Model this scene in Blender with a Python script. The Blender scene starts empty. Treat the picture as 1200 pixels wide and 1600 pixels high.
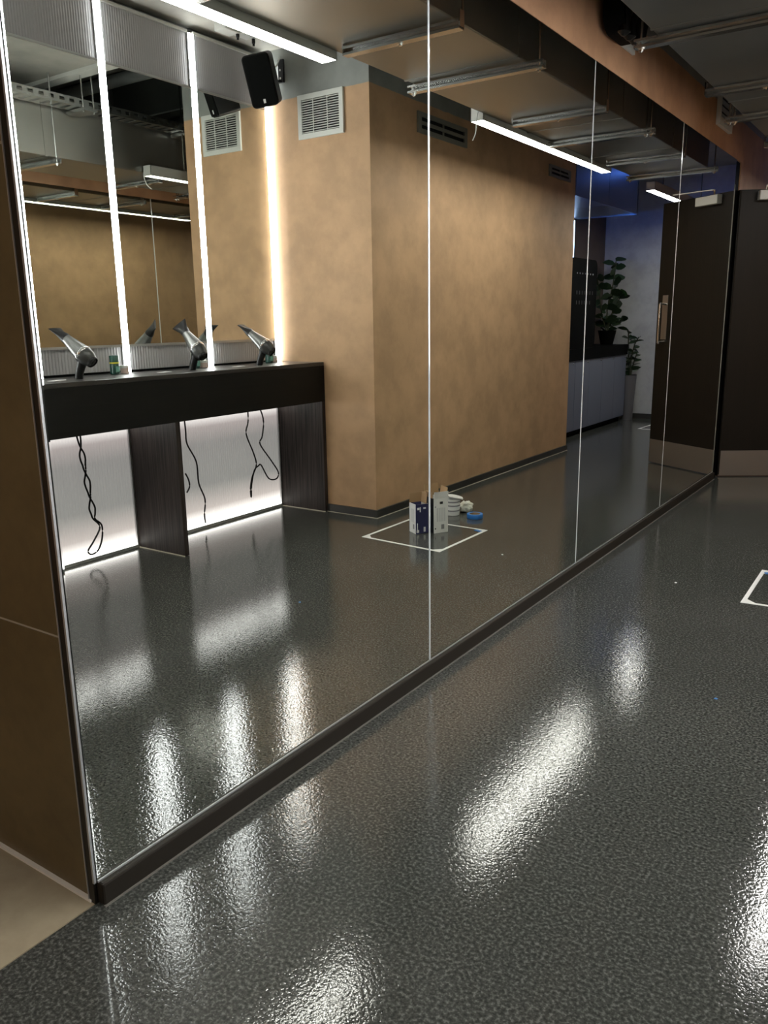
import bpy, math, random
from mathutils import Vector, Matrix
random.seed(7)
C = bpy.context.scene.collection
S = 0.85            # measured units -> metres

# ------------------------------------------------------------------ camera
cd = bpy.data.cameras.new('camera')
cam = bpy.data.objects.new('camera', cd); C.objects.link(cam)
yaw, pitch, roll, FPX = 0.601224, 0.232011, -0.015578, 1267.503
_f = Vector((-math.sin(yaw)*math.cos(pitch), math.cos(yaw)*math.cos(pitch), -math.sin(pitch)))
_r = _f.cross(Vector((0, 0, 1))).normalized(); _u = _r.cross(_f)
_c, _s = math.cos(roll), math.sin(roll)
_r2 = _c*_r + _s*_u; _u2 = -_s*_r + _c*_u
M3 = Matrix((_r2, _u2, -_f)).transposed()
cam.matrix_world = Matrix.Translation(Vector((0, 0, 1.5))*S) @ M3.to_4x4()
cd.sensor_fit = 'VERTICAL'; cd.sensor_height = 36; cd.lens = FPX/1600*36
cd.clip_start = 0.02; cd.clip_end = 60
sc = bpy.context.scene
sc.camera = cam

# ------------------------------------------------------------------ world, exposure, light levels
w = bpy.data.worlds.new('world'); sc.world = w; w.use_nodes = True
w.node_tree.nodes['Background'].inputs[0].default_value = (0.5, 0.55, 0.6, 1)
w.node_tree.nodes['Background'].inputs[1].default_value = 0.0
vs = sc.view_settings
vs.view_transform = 'Standard'; vs.look = 'None'; vs.exposure = 0.2; vs.gamma = 1.0
vs.use_curve_mapping = False
cy = sc.cycles
cy.max_bounces = 14; cy.glossy_bounces = 10; cy.diffuse_bounces = 5; cy.transmission_bounces = 6
cy.sample_clamp_indirect = 6.0
cy.use_denoising = True
CEIL_LIGHT = 43.0       # radiance of the linear ceiling luminaires
STRIP_LIGHT = 40.0      # radiance of the vanity light strips
PANEL_LIGHT = 1.0       # backlit ribbed panels

# ------------------------------------------------------------------ materials
def mat(name, col=(.5, .5, .5), rough=.5, metal=0., spec=.5):
    m = bpy.data.materials.new(name); m.use_nodes = True
    b = m.node_tree.nodes['Principled BSDF']
    b.inputs['Base Color'].default_value = (*col, 1)
    b.inputs['Roughness'].default_value = rough
    b.inputs['Metallic'].default_value = metal
    b.inputs['Specular IOR Level'].default_value = spec
    return m
def nd(m, t, **kw):
    n = m.node_tree.nodes.new(t)
    for k, v in kw.items():
        if k in n.inputs: n.inputs[k].default_value = v
        else: setattr(n, k, v)
    return n
def lk(m, a, b): m.node_tree.links.new(a, b)
def bsdf(m): return m.node_tree.nodes['Principled BSDF']
def ramp(m, fac, stops):
    r = nd(m, 'ShaderNodeValToRGB'); e = r.color_ramp.elements
    while len(e) < len(stops): e.new(.5)
    for i, (p, c) in enumerate(stops):
        e[i].position = p; e[i].color = (*c, 1)
    lk(m, fac, r.inputs[0]); return r.outputs[0]
def wpos(m, scale=(1, 1, 1)):
    g = nd(m, 'ShaderNodeNewGeometry'); p = nd(m, 'ShaderNodeMapping')
    p.inputs['Scale'].default_value = scale
    lk(m, g.outputs['Position'], p.inputs[0]); return p.outputs[0]
def noise(m, vec, scale, detail=3, rough=.5):
    n = nd(m, 'ShaderNodeTexNoise'); n.inputs['Scale'].default_value = scale
    n.inputs['Detail'].default_value = detail; n.inputs['Roughness'].default_value = rough
    lk(m, vec, n.inputs['Vector']); return n.outputs[0]
def bump(m, h, strength, dist):
    b = nd(m, 'ShaderNodeBump'); b.inputs['Strength'].default_value = strength
    b.inputs['Distance'].default_value = dist
    lk(m, h, b.inputs['Height']); lk(m, b.outputs[0], bsdf(m).inputs['Normal']); return b
def mixc(m, f, a, b, mode='MIX'):
    x = nd(m, 'ShaderNodeMix'); x.data_type = 'RGBA'; x.blend_type = mode
    for s, i in ((f, 0), (a, 6), (b, 7)):
        if hasattr(s, 'node'): lk(m, s, x.inputs[i])
        elif i == 0: x.inputs[0].default_value = s
        else: x.inputs[i].default_value = (*s, 1)
    return x.outputs[2]
def mathn(m, op, a, b=0.):
    x = nd(m, 'ShaderNodeMath'); x.operation = op
    for s, i in ((a, 0), (b, 1)):
        if hasattr(s, 'node'): lk(m, s, x.inputs[i])
        else: x.inputs[i].default_value = s
    return x.outputs[0]
def emis(name, col, strength):
    m = mat(name, (.8, .8, .8), .4)
    b = bsdf(m); b.inputs['Emission Color'].default_value = (*col, 1)
    b.inputs['Emission Strength'].default_value = strength
    return m
def wood(name, c0, c1, axis):
    m = mat(name, c0, .5, spec=.22)
    sc_ = {'x': (1.5, 60, 60), 'y': (60, 1.5, 60), 'z': (60, 60, 1.5)}[axis]
    v = wpos(m, sc_); n = noise(m, v, 1.6, 5, .6)
    lk(m, ramp(m, n, [(.35, c0), (.7, c1)]), bsdf(m).inputs['Base Color'])
    bump(m, n, .25, .002); return m

def plaster(name, base, dark, split=None, grey=(.24, .25, .235)):
    m = mat(name, base, .62, spec=.35)
    v = wpos(m)
    n1 = noise(m, v, 1.3, 6, .62); n2 = noise(m, v, 5.5, 5, .6)
    c = ramp(m, n1, [(.38, dark), (.6, base)])
    c2 = ramp(m, n2, [(.36, tuple(x*.76 for x in base)), (.6, tuple(min(1, x*1.13) for x in base))])
    col = mixc(m, .5, c, c2)
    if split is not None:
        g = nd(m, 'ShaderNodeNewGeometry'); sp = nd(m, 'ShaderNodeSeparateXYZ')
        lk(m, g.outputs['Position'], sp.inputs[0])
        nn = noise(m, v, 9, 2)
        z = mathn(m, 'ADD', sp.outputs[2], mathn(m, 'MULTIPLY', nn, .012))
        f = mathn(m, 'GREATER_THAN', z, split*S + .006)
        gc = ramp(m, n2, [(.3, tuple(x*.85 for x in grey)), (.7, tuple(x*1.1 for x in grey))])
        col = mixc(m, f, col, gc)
    lk(m, col, bsdf(m).inputs['Base Color'])
    n3 = noise(m, v, 14, 5, .6)
    bump(m, n3, .22, .004)
    return m

TAN = (.49, .305, .17)
M = {}
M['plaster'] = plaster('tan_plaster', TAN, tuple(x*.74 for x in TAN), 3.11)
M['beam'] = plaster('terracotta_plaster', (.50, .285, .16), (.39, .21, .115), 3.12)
M['ceiling'] = plaster('ceiling_plaster', (.42, .40, .36), (.34, .33, .30))
M['grey'] = plaster('grey_render', (.24, .25, .235), (.17, .18, .17))
M['void'] = plaster('dark_slab', (.055, .06, .055), (.03, .034, .032))
M['white_wall'] = plaster('white_wall', (.42, .43, .43), (.37, .38, .39))
M['brown_wall'] = plaster('brown_wall', (.10, .075, .06), (.07, .055, .045))

# floor: dark poured resin with a gritty orange-peel gloss
m = mat('resin_floor', (.05, .052, .046), .22, spec=.6)
v = wpos(m)
na = noise(m, v, 125, 2, .55); nb = noise(m, v, 1.1, 2, .5); nc = noise(m, v, 420, 2, .5); ne = noise(m, v, 60, 2, .5)
c = ramp(m, na, [(.34, (.036, .038, .034)), (.52, (.066, .068, .061)), (.70, (.16, .162, .15))])
c = mixc(m, ramp(m, nb, [(.2, (0, 0, 0)), (.8, (1, 1, 1))]), mixc(m, 1, c, (.72, .74, .72), 'MULTIPLY'), c)
lk(m, c, bsdf(m).inputs['Base Color'])
vr = nd(m, 'ShaderNodeTexVoronoi'); vr.inputs['Scale'].default_value = 150; lk(m, v, vr.inputs['Vector'])
h = mathn(m, 'ADD', mathn(m, 'MULTIPLY', na, 1.0), mathn(m, 'MULTIPLY', vr.outputs['Distance'], .3))
h = mathn(m, 'ADD', h, mathn(m, 'MULTIPLY', ne, .5))
bump(m, h, .33, .0010)
lk(m, ramp(m, nb, [(.3, (.05,)*3), (.7, (.08,)*3)]), bsdf(m).inputs['Roughness'])
M['floor'] = m

def tile(name, base, dark, rough):
    m = mat(name, base, rough)
    v = wpos(m); n = noise(m, v, 2.2, 6, .62); n2 = noise(m, v, 26, 4, .6)
    c = mixc(m, .35, ramp(m, n, [(.36, dark), (.64, base)]), ramp(m, n2, [(.3, dark), (.7, base)]))
    lk(m, c, bsdf(m).inputs['Base Color']); bump(m, n2, .15, .002); return m
M['wall_tile'] = tile('brown_stone_tile', (.17, .125, .055), (.10, .072, .03), .45)
M['floor_tile'] = tile('beige_stone_tile', (.40, .34, .23), (.28, .23, .155), .5)
M['grout'] = mat('light_grout', (.5, .45, .36), .8)
M['bead'] = mat('grey_bead', (.16, .15, .13), .35)
M['silicone'] = mat('white_silicone', (.85, .82, .74), .4)

M['mirror'] = mat('mirror_silver', (.80, .82, .765), 0.0, 1.0)
M['mirror2'] = mat('vanity_mirror_silver', (.80, .82, .78), 0.0, 1.0)
M['bevel'] = mat('polished_glass_edge', (.85, .9, .9), .12, .45)
M['black'] = mat('black_plastic', (.008, .008, .008), .38, spec=.25)
M['matte_black'] = mat('matte_black', (.002, .0023, .002), .65, spec=.05)
M['gap'] = mat('dark_joint', (.004, .004, .004), .9)
M['skirting'] = mat('brown_skirting', (.019, .0155, .011), .5, spec=.2)
M['skirting_dark'] = mat('dark_skirting', (.03, .03, .027), .35)
M['bronze'] = mat('bronze_profile', (.03, .026, .02), .35, .6)
M['steel'] = mat('galvanised_steel', (.50, .51, .50), .22, 1.0)
M['chrome'] = mat('chrome', (.8, .8, .8), .12, 1.0)
M['brushed'] = mat('brushed_steel', (.36, .33, .30), .42, .85)
M['alu'] = mat('satin_aluminium', (.55, .56, .56), .35, .7)
M['white_metal'] = mat('white_metal', (.62, .62, .58), .45)
M['grille'] = mat('pale_grille', (.60, .61, .57), .5)
M['vent'] = mat('grey_vent', (.17, .165, .14), .5)
M['lamp_body'] = mat('lamp_housing', (.40, .40, .37), .4, .3)
M['lamp'] = emis('lamp_diffuser', (1, .98, .94), CEIL_LIGHT)
M['strip'] = emis('vanity_strip', (.95, .97, 1.0), STRIP_LIGHT)
M['neon'] = emis('blue_neon', (.25, .5, 1.0), 9)
M['blackwood_h'] = wood('black_wood_lengthwise', (.003, .003, .0025), (.007, .0065, .005), 'y')
M['blackwood_v'] = wood('dark_wood_upright', (.012, .009, .008), (.06, .045, .04), 'z')
M['worktop'] = mat('dark_worktop', (.03, .028, .026), .28)
M['door'] = wood('dark_brown_door', (.010, .008, .0055), (.013, .010, .007), 'z')

def duct_mat(name, c0, c1):
    m = mat(name, c0, .36, .9)
    v = wpos(m); n = noise(m, v, 1.7, 5, .6); n2 = noise(m, v, 40, 3)
    lk(m, ramp(m, n, [(.3, c0), (.7, c1)]), bsdf(m).inputs['Base Color'])
    lk(m, ramp(m, n, [(.3, (.30,)*3), (.7, (.40,)*3)]), bsdf(m).inputs['Roughness'])
    bump(m, n2, .06, .002); return m
M['duct'] = duct_mat('duct_sheet', (.22, .22, .20), (.28, .275, .25))
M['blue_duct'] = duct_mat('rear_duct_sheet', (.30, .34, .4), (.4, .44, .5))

def ribbed(name, pinkish, lit):
    m = mat(name, (.36, .35, .36), .35)
    if lit:
        g = nd(m, 'ShaderNodeNewGeometry'); sp = nd(m, 'ShaderNodeSeparateXYZ')
        lk(m, g.outputs['Position'], sp.inputs[0])
        z = mathn(m, 'DIVIDE', sp.outputs[2], .9*S)       # glow of unmodelled lamps painted into the emission, brighter at top and foot
        e = ramp(m, z, [(0.0, (9., 9., 9.)), (.05, (3.0, 2.8, 2.8)), (.09, (1.3, 1.2, 1.2)), (.16, (.62, .54, .53)), (.36, (.27, .26, .26)),
                        (.70, (.26, .245, .25)), (.84, (.42, .36, .37)), (.92, (1.0, .93, .95)), (.965, (4., 3.9, 3.9)), (1.0, (10., 10., 10.))])
        lk(m, e, bsdf(m).inputs['Emission Color'])
        bsdf(m).inputs['Emission Strength'].default_value = PANEL_LIGHT
        bsdf(m).inputs['Base Color'].default_value = (.16, .16, .16, 1)
    return m
M['ribbed_lit'] = ribbed('backlit_ribbed_sheet', True, True)
M['ribbed'] = ribbed('ribbed_sheet', False, False)

# ------------------------------------------------------------------ mesh builder
ORG = {}
class MB:
    def __init__(s): s.v = []; s.f = []
    def add(s, vs_, fs_):
        o = len(s.v); s.v += [tuple(p) for p in vs_]; s.f += [tuple(i+o for i in f) for f in fs_]; return s
    def box(s, x0, x1, y0, y1, z0, z1):
        vs_ = [(x, y, z) for x in (x0, x1) for y in (y0, y1) for z in (z0, z1)]
        return s.add(vs_, [(0, 1, 3, 2), (4, 6, 7, 5), (0, 4, 5, 1), (2, 3, 7, 6), (0, 2, 6, 4), (1, 5, 7, 3)])
    def obox(s, c, ax, ay, az, dx, dy, dz):
        c = Vector(c); ax, ay, az = Vector(ax), Vector(ay), Vector(az)
        vs_ = [c + ax*(i*dx/2) + ay*(j*dy/2) + az*(k*dz/2) for i in (-1, 1) for j in (-1, 1) for k in (-1, 1)]
        return s.add(vs_, [(0, 1, 3, 2), (4, 6, 7, 5), (0, 4, 5, 1), (2, 3, 7, 6), (0, 2, 6, 4), (1, 5, 7, 3)])
    def prism(s, poly, fn, d0, d1):
        n = len(poly)
        a = [fn(p[0], p[1], d0) for p in poly]; b = [fn(p[0], p[1], d1) for p in poly]
        fs_ = [tuple(range(n))[::-1], tuple(range(n, 2*n))]
        fs_ += [(i, (i+1) % n, (i+1) % n+n, i+n) for i in range(n)]
        return s.add(a+b, fs_)
    def tube(s, pts, r, n=8, cap=True):
        pts = [Vector(p) for p in pts]; rs = r if isinstance(r, (list, tuple)) else [r]*len(pts)
        rings = []; up = Vector((0, 0, 1))
        for i, p in enumerate(pts):
            d = (pts[min(i+1, len(pts)-1)] - pts[max(i-1, 0)]).normalized()
            a = d.cross(up)
            if a.length < .1: a = d.cross(Vector((0, 1, 0)))
            a.normalize(); b = d.cross(a).normalized()
            rings.append([p + (a*math.cos(t) + b*math.sin(t))*rs[i] for t in [2*math.pi*k/n for k in range(n)]])
        vs_ = [q for g in rings for q in g]; fs_ = []
        for i in range(len(rings)-1):
            for k in range(n):
                fs_.append((i*n+k, i*n+(k+1) % n, (i+1)*n+(k+1) % n, (i+1)*n+k))
        if cap: fs_ += [tuple(range(n))[::-1], tuple(range(len(vs_)-n, len(vs_)))]
        return s.add(vs_, fs_)
    def lathe(s, prof, o=(0, 0, 0), axis=(0, 0, 1), n=20, sx=1., ref=None):
        o = Vector(o); az = Vector(axis).normalized()
        ax = Vector(ref) if ref else (Vector((1, 0, 0)) if abs(az.x) < .9 else Vector((0, 1, 0)))
        ay = az.cross(ax).normalized(); ax = ay.cross(az)
        vs_ = []; fs_ = []
        for r, z in prof:
            for k in range(n):
                t = 2*math.pi*k/n
                vs_.append(o + az*z + ax*(r*math.cos(t)*sx) + ay*(r*math.sin(t)))
        for i in range(len(prof)-1):
            for k in range(n):
                fs_.append((i*n+k, i*n+(k+1) % n, (i+1)*n+(k+1) % n, (i+1)*n+k))
        if prof[0][0] > 0: fs_.append(tuple(range(n))[::-1])
        if prof[-1][0] > 0: fs_.append(tuple(range(len(vs_)-n, len(vs_))))
        return s.add(vs_, fs_)
    def build(s, name, material, parent=None, org=None, smooth=False, bev=0., local=False):
        if parent is not None and parent.name in ORG: o = ORG[parent.name]
        else: o = org or (0, 0, 0)
        me = bpy.data.meshes.new(name)
        me.from_pydata([((x-o[0])*S, (y-o[1])*S, (z-o[2])*S) for x, y, z in s.v], [], s.f)
        me.update()
        ob = bpy.data.objects.new(name, me); C.objects.link(ob)
        me.materials.append(material)
        if parent is not None: ob.parent = parent
        else: ob.location = Vector(o)*S
        ORG[ob.name] = o
        import bmesh
        b = bmesh.new(); b.from_mesh(me); bmesh.ops.recalc_face_normals(b, faces=b.faces)
        if smooth:
            for f in b.faces: f.smooth = True
            for e in b.edges:
                if len(e.link_faces) == 2 and e.calc_face_angle(0) > .7: e.smooth = False
        b.to_mesh(me); b.free()
        if bev:
            md = ob.modifiers.new('bevel', 'BEVEL'); md.width = bev*S; md.segments = 2; md.limit_method = 'ANGLE'
        return ob
def thing(name, label, cat, loc=(0, 0, 0), group=None):
    e = bpy.data.objects.new(name, None); C.objects.link(e); e.empty_display_size = .05
    e.location = Vector(loc)*S; e['label'] = label; e['category'] = cat
    if group: e['group'] = group
    ORG[e.name] = loc; return e
def tag(o, label, cat, group=None):
    o['label'] = label; o['category'] = cat
    if group: o['group'] = group
    return o
def struct(o): o['kind'] = 'structure'; return o
def bx(*a): return MB().box(*a)
def base(x0, x1, y0, y1, z): return ((x0+x1)/2, (y0+y1)/2, z)
def dup(root, loc, rotz=0., label=None):
    r = root.copy(); C.objects.link(r); r.location = Vector(loc)*S; r.rotation_euler = (0, 0, rotz)
    if label: r['label'] = label
    for ch in list(root.children):
        c_ = ch.copy(); C.objects.link(c_); c_.parent = r
        for g in ch.children:
            d = g.copy(); C.objects.link(d); d.parent = c_
    return r

# ------------------------------------------------------------------ the room
MX = -1.69          # mirror glass plane
ZC = 3.46           # ceiling
struct(bx(-1.70, 2.2, -2.6, 12.5, -.12, 0).build('floor', M['floor']))
# tiled floor of the neighbouring bay, left of the mirror corner
ft = struct(bx(-3.6, -1.7, -2.6, 1.1, -.12, -.004).build('floor_tiled', M['grout']))
T = 1.16
for i in range(2):
    for j in range(4):
        x1 = -1.703 - i*T; y1 = 1.092 - j*T
        bx(max(x1-T+.006, -3.6), x1, max(y1-T+.006, -2.6), y1, -.004, .001).build('tile', M['floor_tile'], ft)
# tiled return wall (faces the camera side), with horizontal joints
wt = struct(bx(-3.6, -1.722, 1.1025, 1.2, 0, ZC).build('wall_return', M['grout']))
for i in range(2):
    for (z0, z1) in ((.006, .743), (.750, 1.884), (1.891, 3.03), (3.037, ZC)):
        x1 = -1.722 - i*1.16
        bx(max(x1-1.154, -3.6), x1, 1.1, 1.107, z0, z1).build('tile', M['wall_tile'], wt)
struct(bx(-3.6, -1.715, 1.088, 1.1, 0, .008).build('trim_3', M['silicone']))
# corner profile between the tiles and the mirror
t1 = struct(bx(-1.722, -1.699, 1.092, 1.1995, .0, ZC).build('trim_1', M['bronze']))
bx(-1.725, -1.7215, 1.0895, 1.11, 0, ZC).build('edge_strip', M['alu'], t1)
bx(-1.6985, -1.6915, 1.0905, 1.097, .066, 2.80).build('edge_strip', M['alu'], t1)

# mirror wall behind the glass, beam above it
wl = struct(bx(-1.9, -1.70, 1.2, 8.11, 0, 2.80).build('wall_left', M['matte_black']))
bm = struct(bx(-1.9, MX, 1.1, 8.11, 2.803, ZC).build('beam', M['beam']))
struct(bx(-1.9, MX, 8.11, 12.3, 0, ZC).build('wall_left_rear', M['beam']))
bb = struct(bx(-1.70, -1.670, 1.1, 7.93, 0, .066).build('baseboard_left', M['skirting'], bev=.006))
bx(-1.675, -1.666, 1.1, 7.93, 0, .004).build('sealant_bead', M['bead'], bb)
bx(-1.697, -1.6875, 1.1, 7.93, .0665, .0712).build('glazing_channel', M['alu'], bb)

# rooms' other walls
struct(bx(.15, .27, 5.16, 8.9, 0, ZC).build('wall_right', M['plaster']))
wp = struct(bx(.15, 1.35, 5.043, 5.16, 0, ZC).build('wall_alcove_end', M['plaster']))
struct(bx(1.16, 1.35, -2.5, 5.043, 0, ZC).build('wall_alcove_back', M['plaster']))
struct(bx(.27, 1.2, 8.78, 8.9, 0, ZC).build('wall_pantry_front', M['grey']))
struct(bx(1.0, 1.2, 8.9, 12.3, 0, ZC).build('wall_pantry_side', M['brown_wall']))
struct(bx(-1.9, 1.2, 12.3, 12.5, 0, ZC).build('wall_far', M['white_wall']))
struct(bx(-3.6, 1.35, -2.6, -2.5, 0, ZC).build('wall_back', M['plaster']))
struct(bx(-3.7, -3.6, -2.6, 1.2, 0, ZC).build('wall_bay_side', M['plaster']))
# skirtings
def skirt(name, *a):
    o = struct(bx(*a).build(name, M['skirting_dark'])); return o
s1 = skirt('baseboard_right', .132, .15, 5.025, 8.9, 0, .062)
bx(.128, .134, 5.021, 8.9, 0, .004).build('sealant_bead', M['grout'], s1)
s2 = skirt('baseboard_alcove', .150, .64, 5.025, 5.043, 0, .062)
bx(.134, .62, 5.021, 5.027, 0, .004).build('sealant_bead', M['grout'], s2)
skirt('baseboard_far', -1.69, .45, 12.285, 12.3, 0, .075)

# ceiling with an open services void
struct(bx(-3.6, 1.35, -2.6, 4.45, ZC, ZC+.08).build('ceiling', M['ceiling']))
struct(bx(.15, 1.35, 4.45, 5.16, ZC, ZC+.08).build('ceiling_alcove', M['ceiling']))
struct(bx(-1.9, 1.2, 6.0, 12.5, ZC, ZC+.08).build('ceiling_rear', M['grey']))
cv = struct(bx(-1.95, .6, 4.3, 6.2, 4.1, 4.2).build('ceiling_void', M['void']))
bx(-1.95, .15, 4.40, 4.45, ZC+.08, 4.1).build('void_side', M['void'], cv)
bx(-1.95, .15, 6.0, 6.05, ZC+.08, 4.1).build('void_side', M['void'], cv)
bx(-1.95, -1.9, 4.45, 6.0, ZC, 4.1).build('void_side', M['void'], cv)
bx(.15, .2, 4.45, 6.0, ZC+.08, 4.1).build('void_side', M['void'], cv)
struct(bx(-1.69, .15, 4.45, 4.56, ZC-.03, ZC+.0).build('trim_4', M['white_metal']))
# services in the void
for i, (y, z, r, lab) in enumerate(((4.95, 3.72, .09, 'fat dark insulated pipe in the open ceiling void'),
                                    (5.35, 3.66, .055, 'slimmer grey insulated pipe in the open ceiling void'))):
    o = MB().tube([(-1.88, y, z), (-.9, y+.03, z+.02), (.13, y, z)], r, 14).build('insulated_pipe', M['void'] if i == 0 else M['grey'], org=(-.8, y, z), smooth=True)
    tag(o, lab, 'pipe')

# ------------------------------------------------------------------ big mirror panels
names = ['tall frameless mirror panel beside the brown tiled corner', 'frameless mirror panel reflecting the cartons, second from the tiled corner',
         'frameless mirror panel reflecting the end of the tan wall, third from the tiled corner', 'last frameless mirror panel before the dark door']
ys = [1.1, 2.792, 4.475, 6.21, 7.92]
MZ0, MZ1 = .0720, 2.80
for i in range(4):
    a, b = ys[i], ys[i+1]
    ga = 0 if i == 0 else .006
    la, ta = (.004, 1.1) if i == 0 else (.005, 21)
    lb, tb = (.003, 14)
    a += ga
    da = la*math.tan(math.radians(ta)); db = lb*math.tan(math.radians(tb))
    t = thing('mirror_panel', names[i], 'mirror', (MX, (a+b)/2, MZ0), 'frameless mirror panels along the left wall')
    mb = MB()
    mb.add([(MX, a+la, MZ0), (MX, b-lb, MZ0), (MX, b-lb, MZ1), (MX, a+la, MZ1), (-1.699, a+la, MZ0), (-1.699, b-lb, MZ0), (-1.699, b-lb, MZ1), (-1.699, a+la, MZ1)],
           [(0, 1, 2, 3), (4, 7, 6, 5), (0, 4, 5, 1), (3, 2, 6, 7), (0, 3, 7, 4), (1, 5, 6, 2)])
    mb.build('silvered_glass', M['mirror'], t)
    for (y0, x0, y1, x1) in ((a, MX-da, a+la, MX), (b-lb, MX, b, MX-db)):
        mm = M['mirror'] if (i == 0 and y0 == a) else M['bevel']
        MB().add([(x0, y0, MZ0), (x1, y1, MZ0), (x1, y1, MZ1), (x0, y0, MZ1), (-1.699, y0, MZ0), (-1.699, y1, MZ0), (-1.699, y1, MZ1), (-1.699, y0, MZ1)],
                 [(0, 1, 2, 3), (4, 7, 6, 5), (0, 4, 5, 1), (3, 2, 6, 7), (0, 3, 7, 4), (1, 5, 6, 2)]).build('bevelled_edge', mm, t)
struct(bx(-1.70, -1.686, 7.921, 7.928, .0, 2.6).build('trim_2', M['vent']))

# ------------------------------------------------------------------ vanity
VX = 1.11           # vanity wall plane
CF = .62            # counter front
va = thing('vanity_counter', 'long black wooden dressing counter on upright side panels under the lit mirrors', 'counter', (.87, 2.8, 0))
bx(CF, VX, .53, 5.035, 1.165, 1.192).build('worktop', M['worktop'], va, bev=.003)
bx(CF, CF+.03, .53, 5.035, .888, 1.165).build('fascia', M['blackwood_h'], va)
bx(CF+.03, VX, .53, 5.035, .93, .95).build('underside_board', M['matte_black'], va)
for y in (.53, 2.01, 3.503, 4.998):
    g = bx(CF, VX-.015, y, y+.037, .003, .888).build('side_panel', M['blackwood_v'], va)
    bx(CF, VX-.015, y-.004, y, 0, .006).build('sealant_bead', M['grout'], g)

def ribs(y0, y1, z0, z1, x, amp, pitch):
    mb = MB(); n = max(2, int(round((y1-y0)/pitch*2))); v_ = []; f_ = []
    for k in range(n+1):
        y = y0 + (y1-y0)*k/n; xx = x - (amp if k % 2 else 0)
        v_ += [(xx, y, z0), (xx, y, z1)]
    for k in range(n): f_.append((2*k, 2*k+2, 2*k+3, 2*k+1))
    mb.add(v_, f_); mb.box(x+.002, x+.012, y0, y1, z0, z1); return mb
bays = [(.57, 2.01, 'backlit ribbed panel under the counter in the bay beyond the mirror edge'),
        (2.047, 3.503, 'glowing ribbed panel under the counter with twisted black cords in front'),
        (3.54, 4.998, 'glowing ribbed panel under the counter next to the tan plaster wall')]
for y0, y1, lab in bays:
    t = thing('backlit_panel', lab, 'light panel', (VX, (y0+y1)/2, 0), 'backlit panels under the vanity counter')
    ribs(y0+.012, y1-.012, .02, .93, VX-.02, .003, .022).build('ribbed_sheet', M['ribbed_lit'], t)
    bx(VX-.034, VX-.004, y0, y1, 0, .02).build('frame_rail', M['alu'], t)
    for q in (y0, y1-.012): bx(VX-.034, VX-.004, q, q+.012, .02, .93).build('frame_stile', M['alu'], t)
# light strips and mirrors
sy = [1.26, 2.02, 2.775, 3.535, 4.285, 5.022]
sl = ['vertical light strip beyond the mirror edge, over the hidden end of the counter', 'vertical light strip over the counter hidden beyond the mirror edge',
      'vertical light strip at the extreme edge of the reflected vanity', 'vertical light strip beside the hair dryer nearest the tiled corner',
      'vertical light strip in the middle of the vanity beside the middle hair dryer', 'vertical light strip against the tan plaster wall under the speaker']
for y, lab in zip(sy, sl):
    t = thing('light_strip', lab, 'lamp', (VX, y, 1.192), 'vertical vanity light strips')
    w_ = .024 if y < 5 else .021
    bx(VX-.028, VX-.002, y-w_, y+w_, 1.193, 3.40).build('channel', M['alu'], t)
    bx(VX-.036, VX-.0285, y-w_+.002, y+w_-.002, 1.195, 3.398).build('diffuser', M['strip'], t)
mlabs = ['vanity mirror in the bay beyond the tiled corner', 'vanity mirror over the hidden part of the counter', 'vanity mirror reflecting the ceiling void, above the first hair dryer',
         'vanity mirror in the middle bay reflecting the ceiling luminaire', 'vanity mirror next to the tan plaster wall, reflecting the square grille']
for k in range(5):
    a, b = sy[k]+.026, sy[k+1]-.026
    t = thing('vanity_mirror', mlabs[k], 'mirror', (VX, (a+b)/2, 1.36), 'vanity mirrors between the light strips')
    bx(VX-.032, VX-.024, a, b, 1.372, 3.052).build('silvered_glass', M['mirror2'], t)
    bx(VX-.036, VX-.002, a, b, 1.356, 1.372).build('bottom_trim', M['alu'], t)
    bx(VX-.036, VX-.002, a, b, 3.052, 3.066).build('top_trim', M['alu'], t)
    pos = mlabs[k].split('vanity mirror ')[1]
    t = thing('upper_panel', 'grey ribbed panel above the vanity mirror ' + ['in the far hidden bay', 'in the near hidden bay', 'over the first hair dryer', 'in the middle bay', 'behind the black speaker'][k], 'panel', (VX, (a+b)/2, 3.066), 'grey ribbed panels above the vanity mirrors')
    ribs(a, b, 3.067, 3.40, VX-.012, .0016, .018).build('ribbed_sheet', M['ribbed'], t)
    bx(VX-.03, VX-.004, a, b, 3.40, 3.416).build('top_trim', M['white_metal'], t)
    t = thing('lower_panel', 'low grey ribbed splashback ' + ['in the far hidden bay', 'in the near hidden bay', 'behind the first hair dryer', 'behind the middle hair dryer', 'behind the last hair dryer'][k], 'panel', (VX, (a+b)/2, 1.2), 'grey ribbed splashbacks along the counter')
    ribs(a, b, 1.205, 1.355, VX-.012, .0035, .022).build('ribbed_sheet', M['ribbed'], t)
    bx(VX-.03, VX-.004, a, b, 1.193, 1.205).build('bottom_trim', M['matte_black'], t)
struct(bx(VX, 1.16, .4, 5.043, 0, 3.418).build('trim_5', M['matte_black']))

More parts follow.
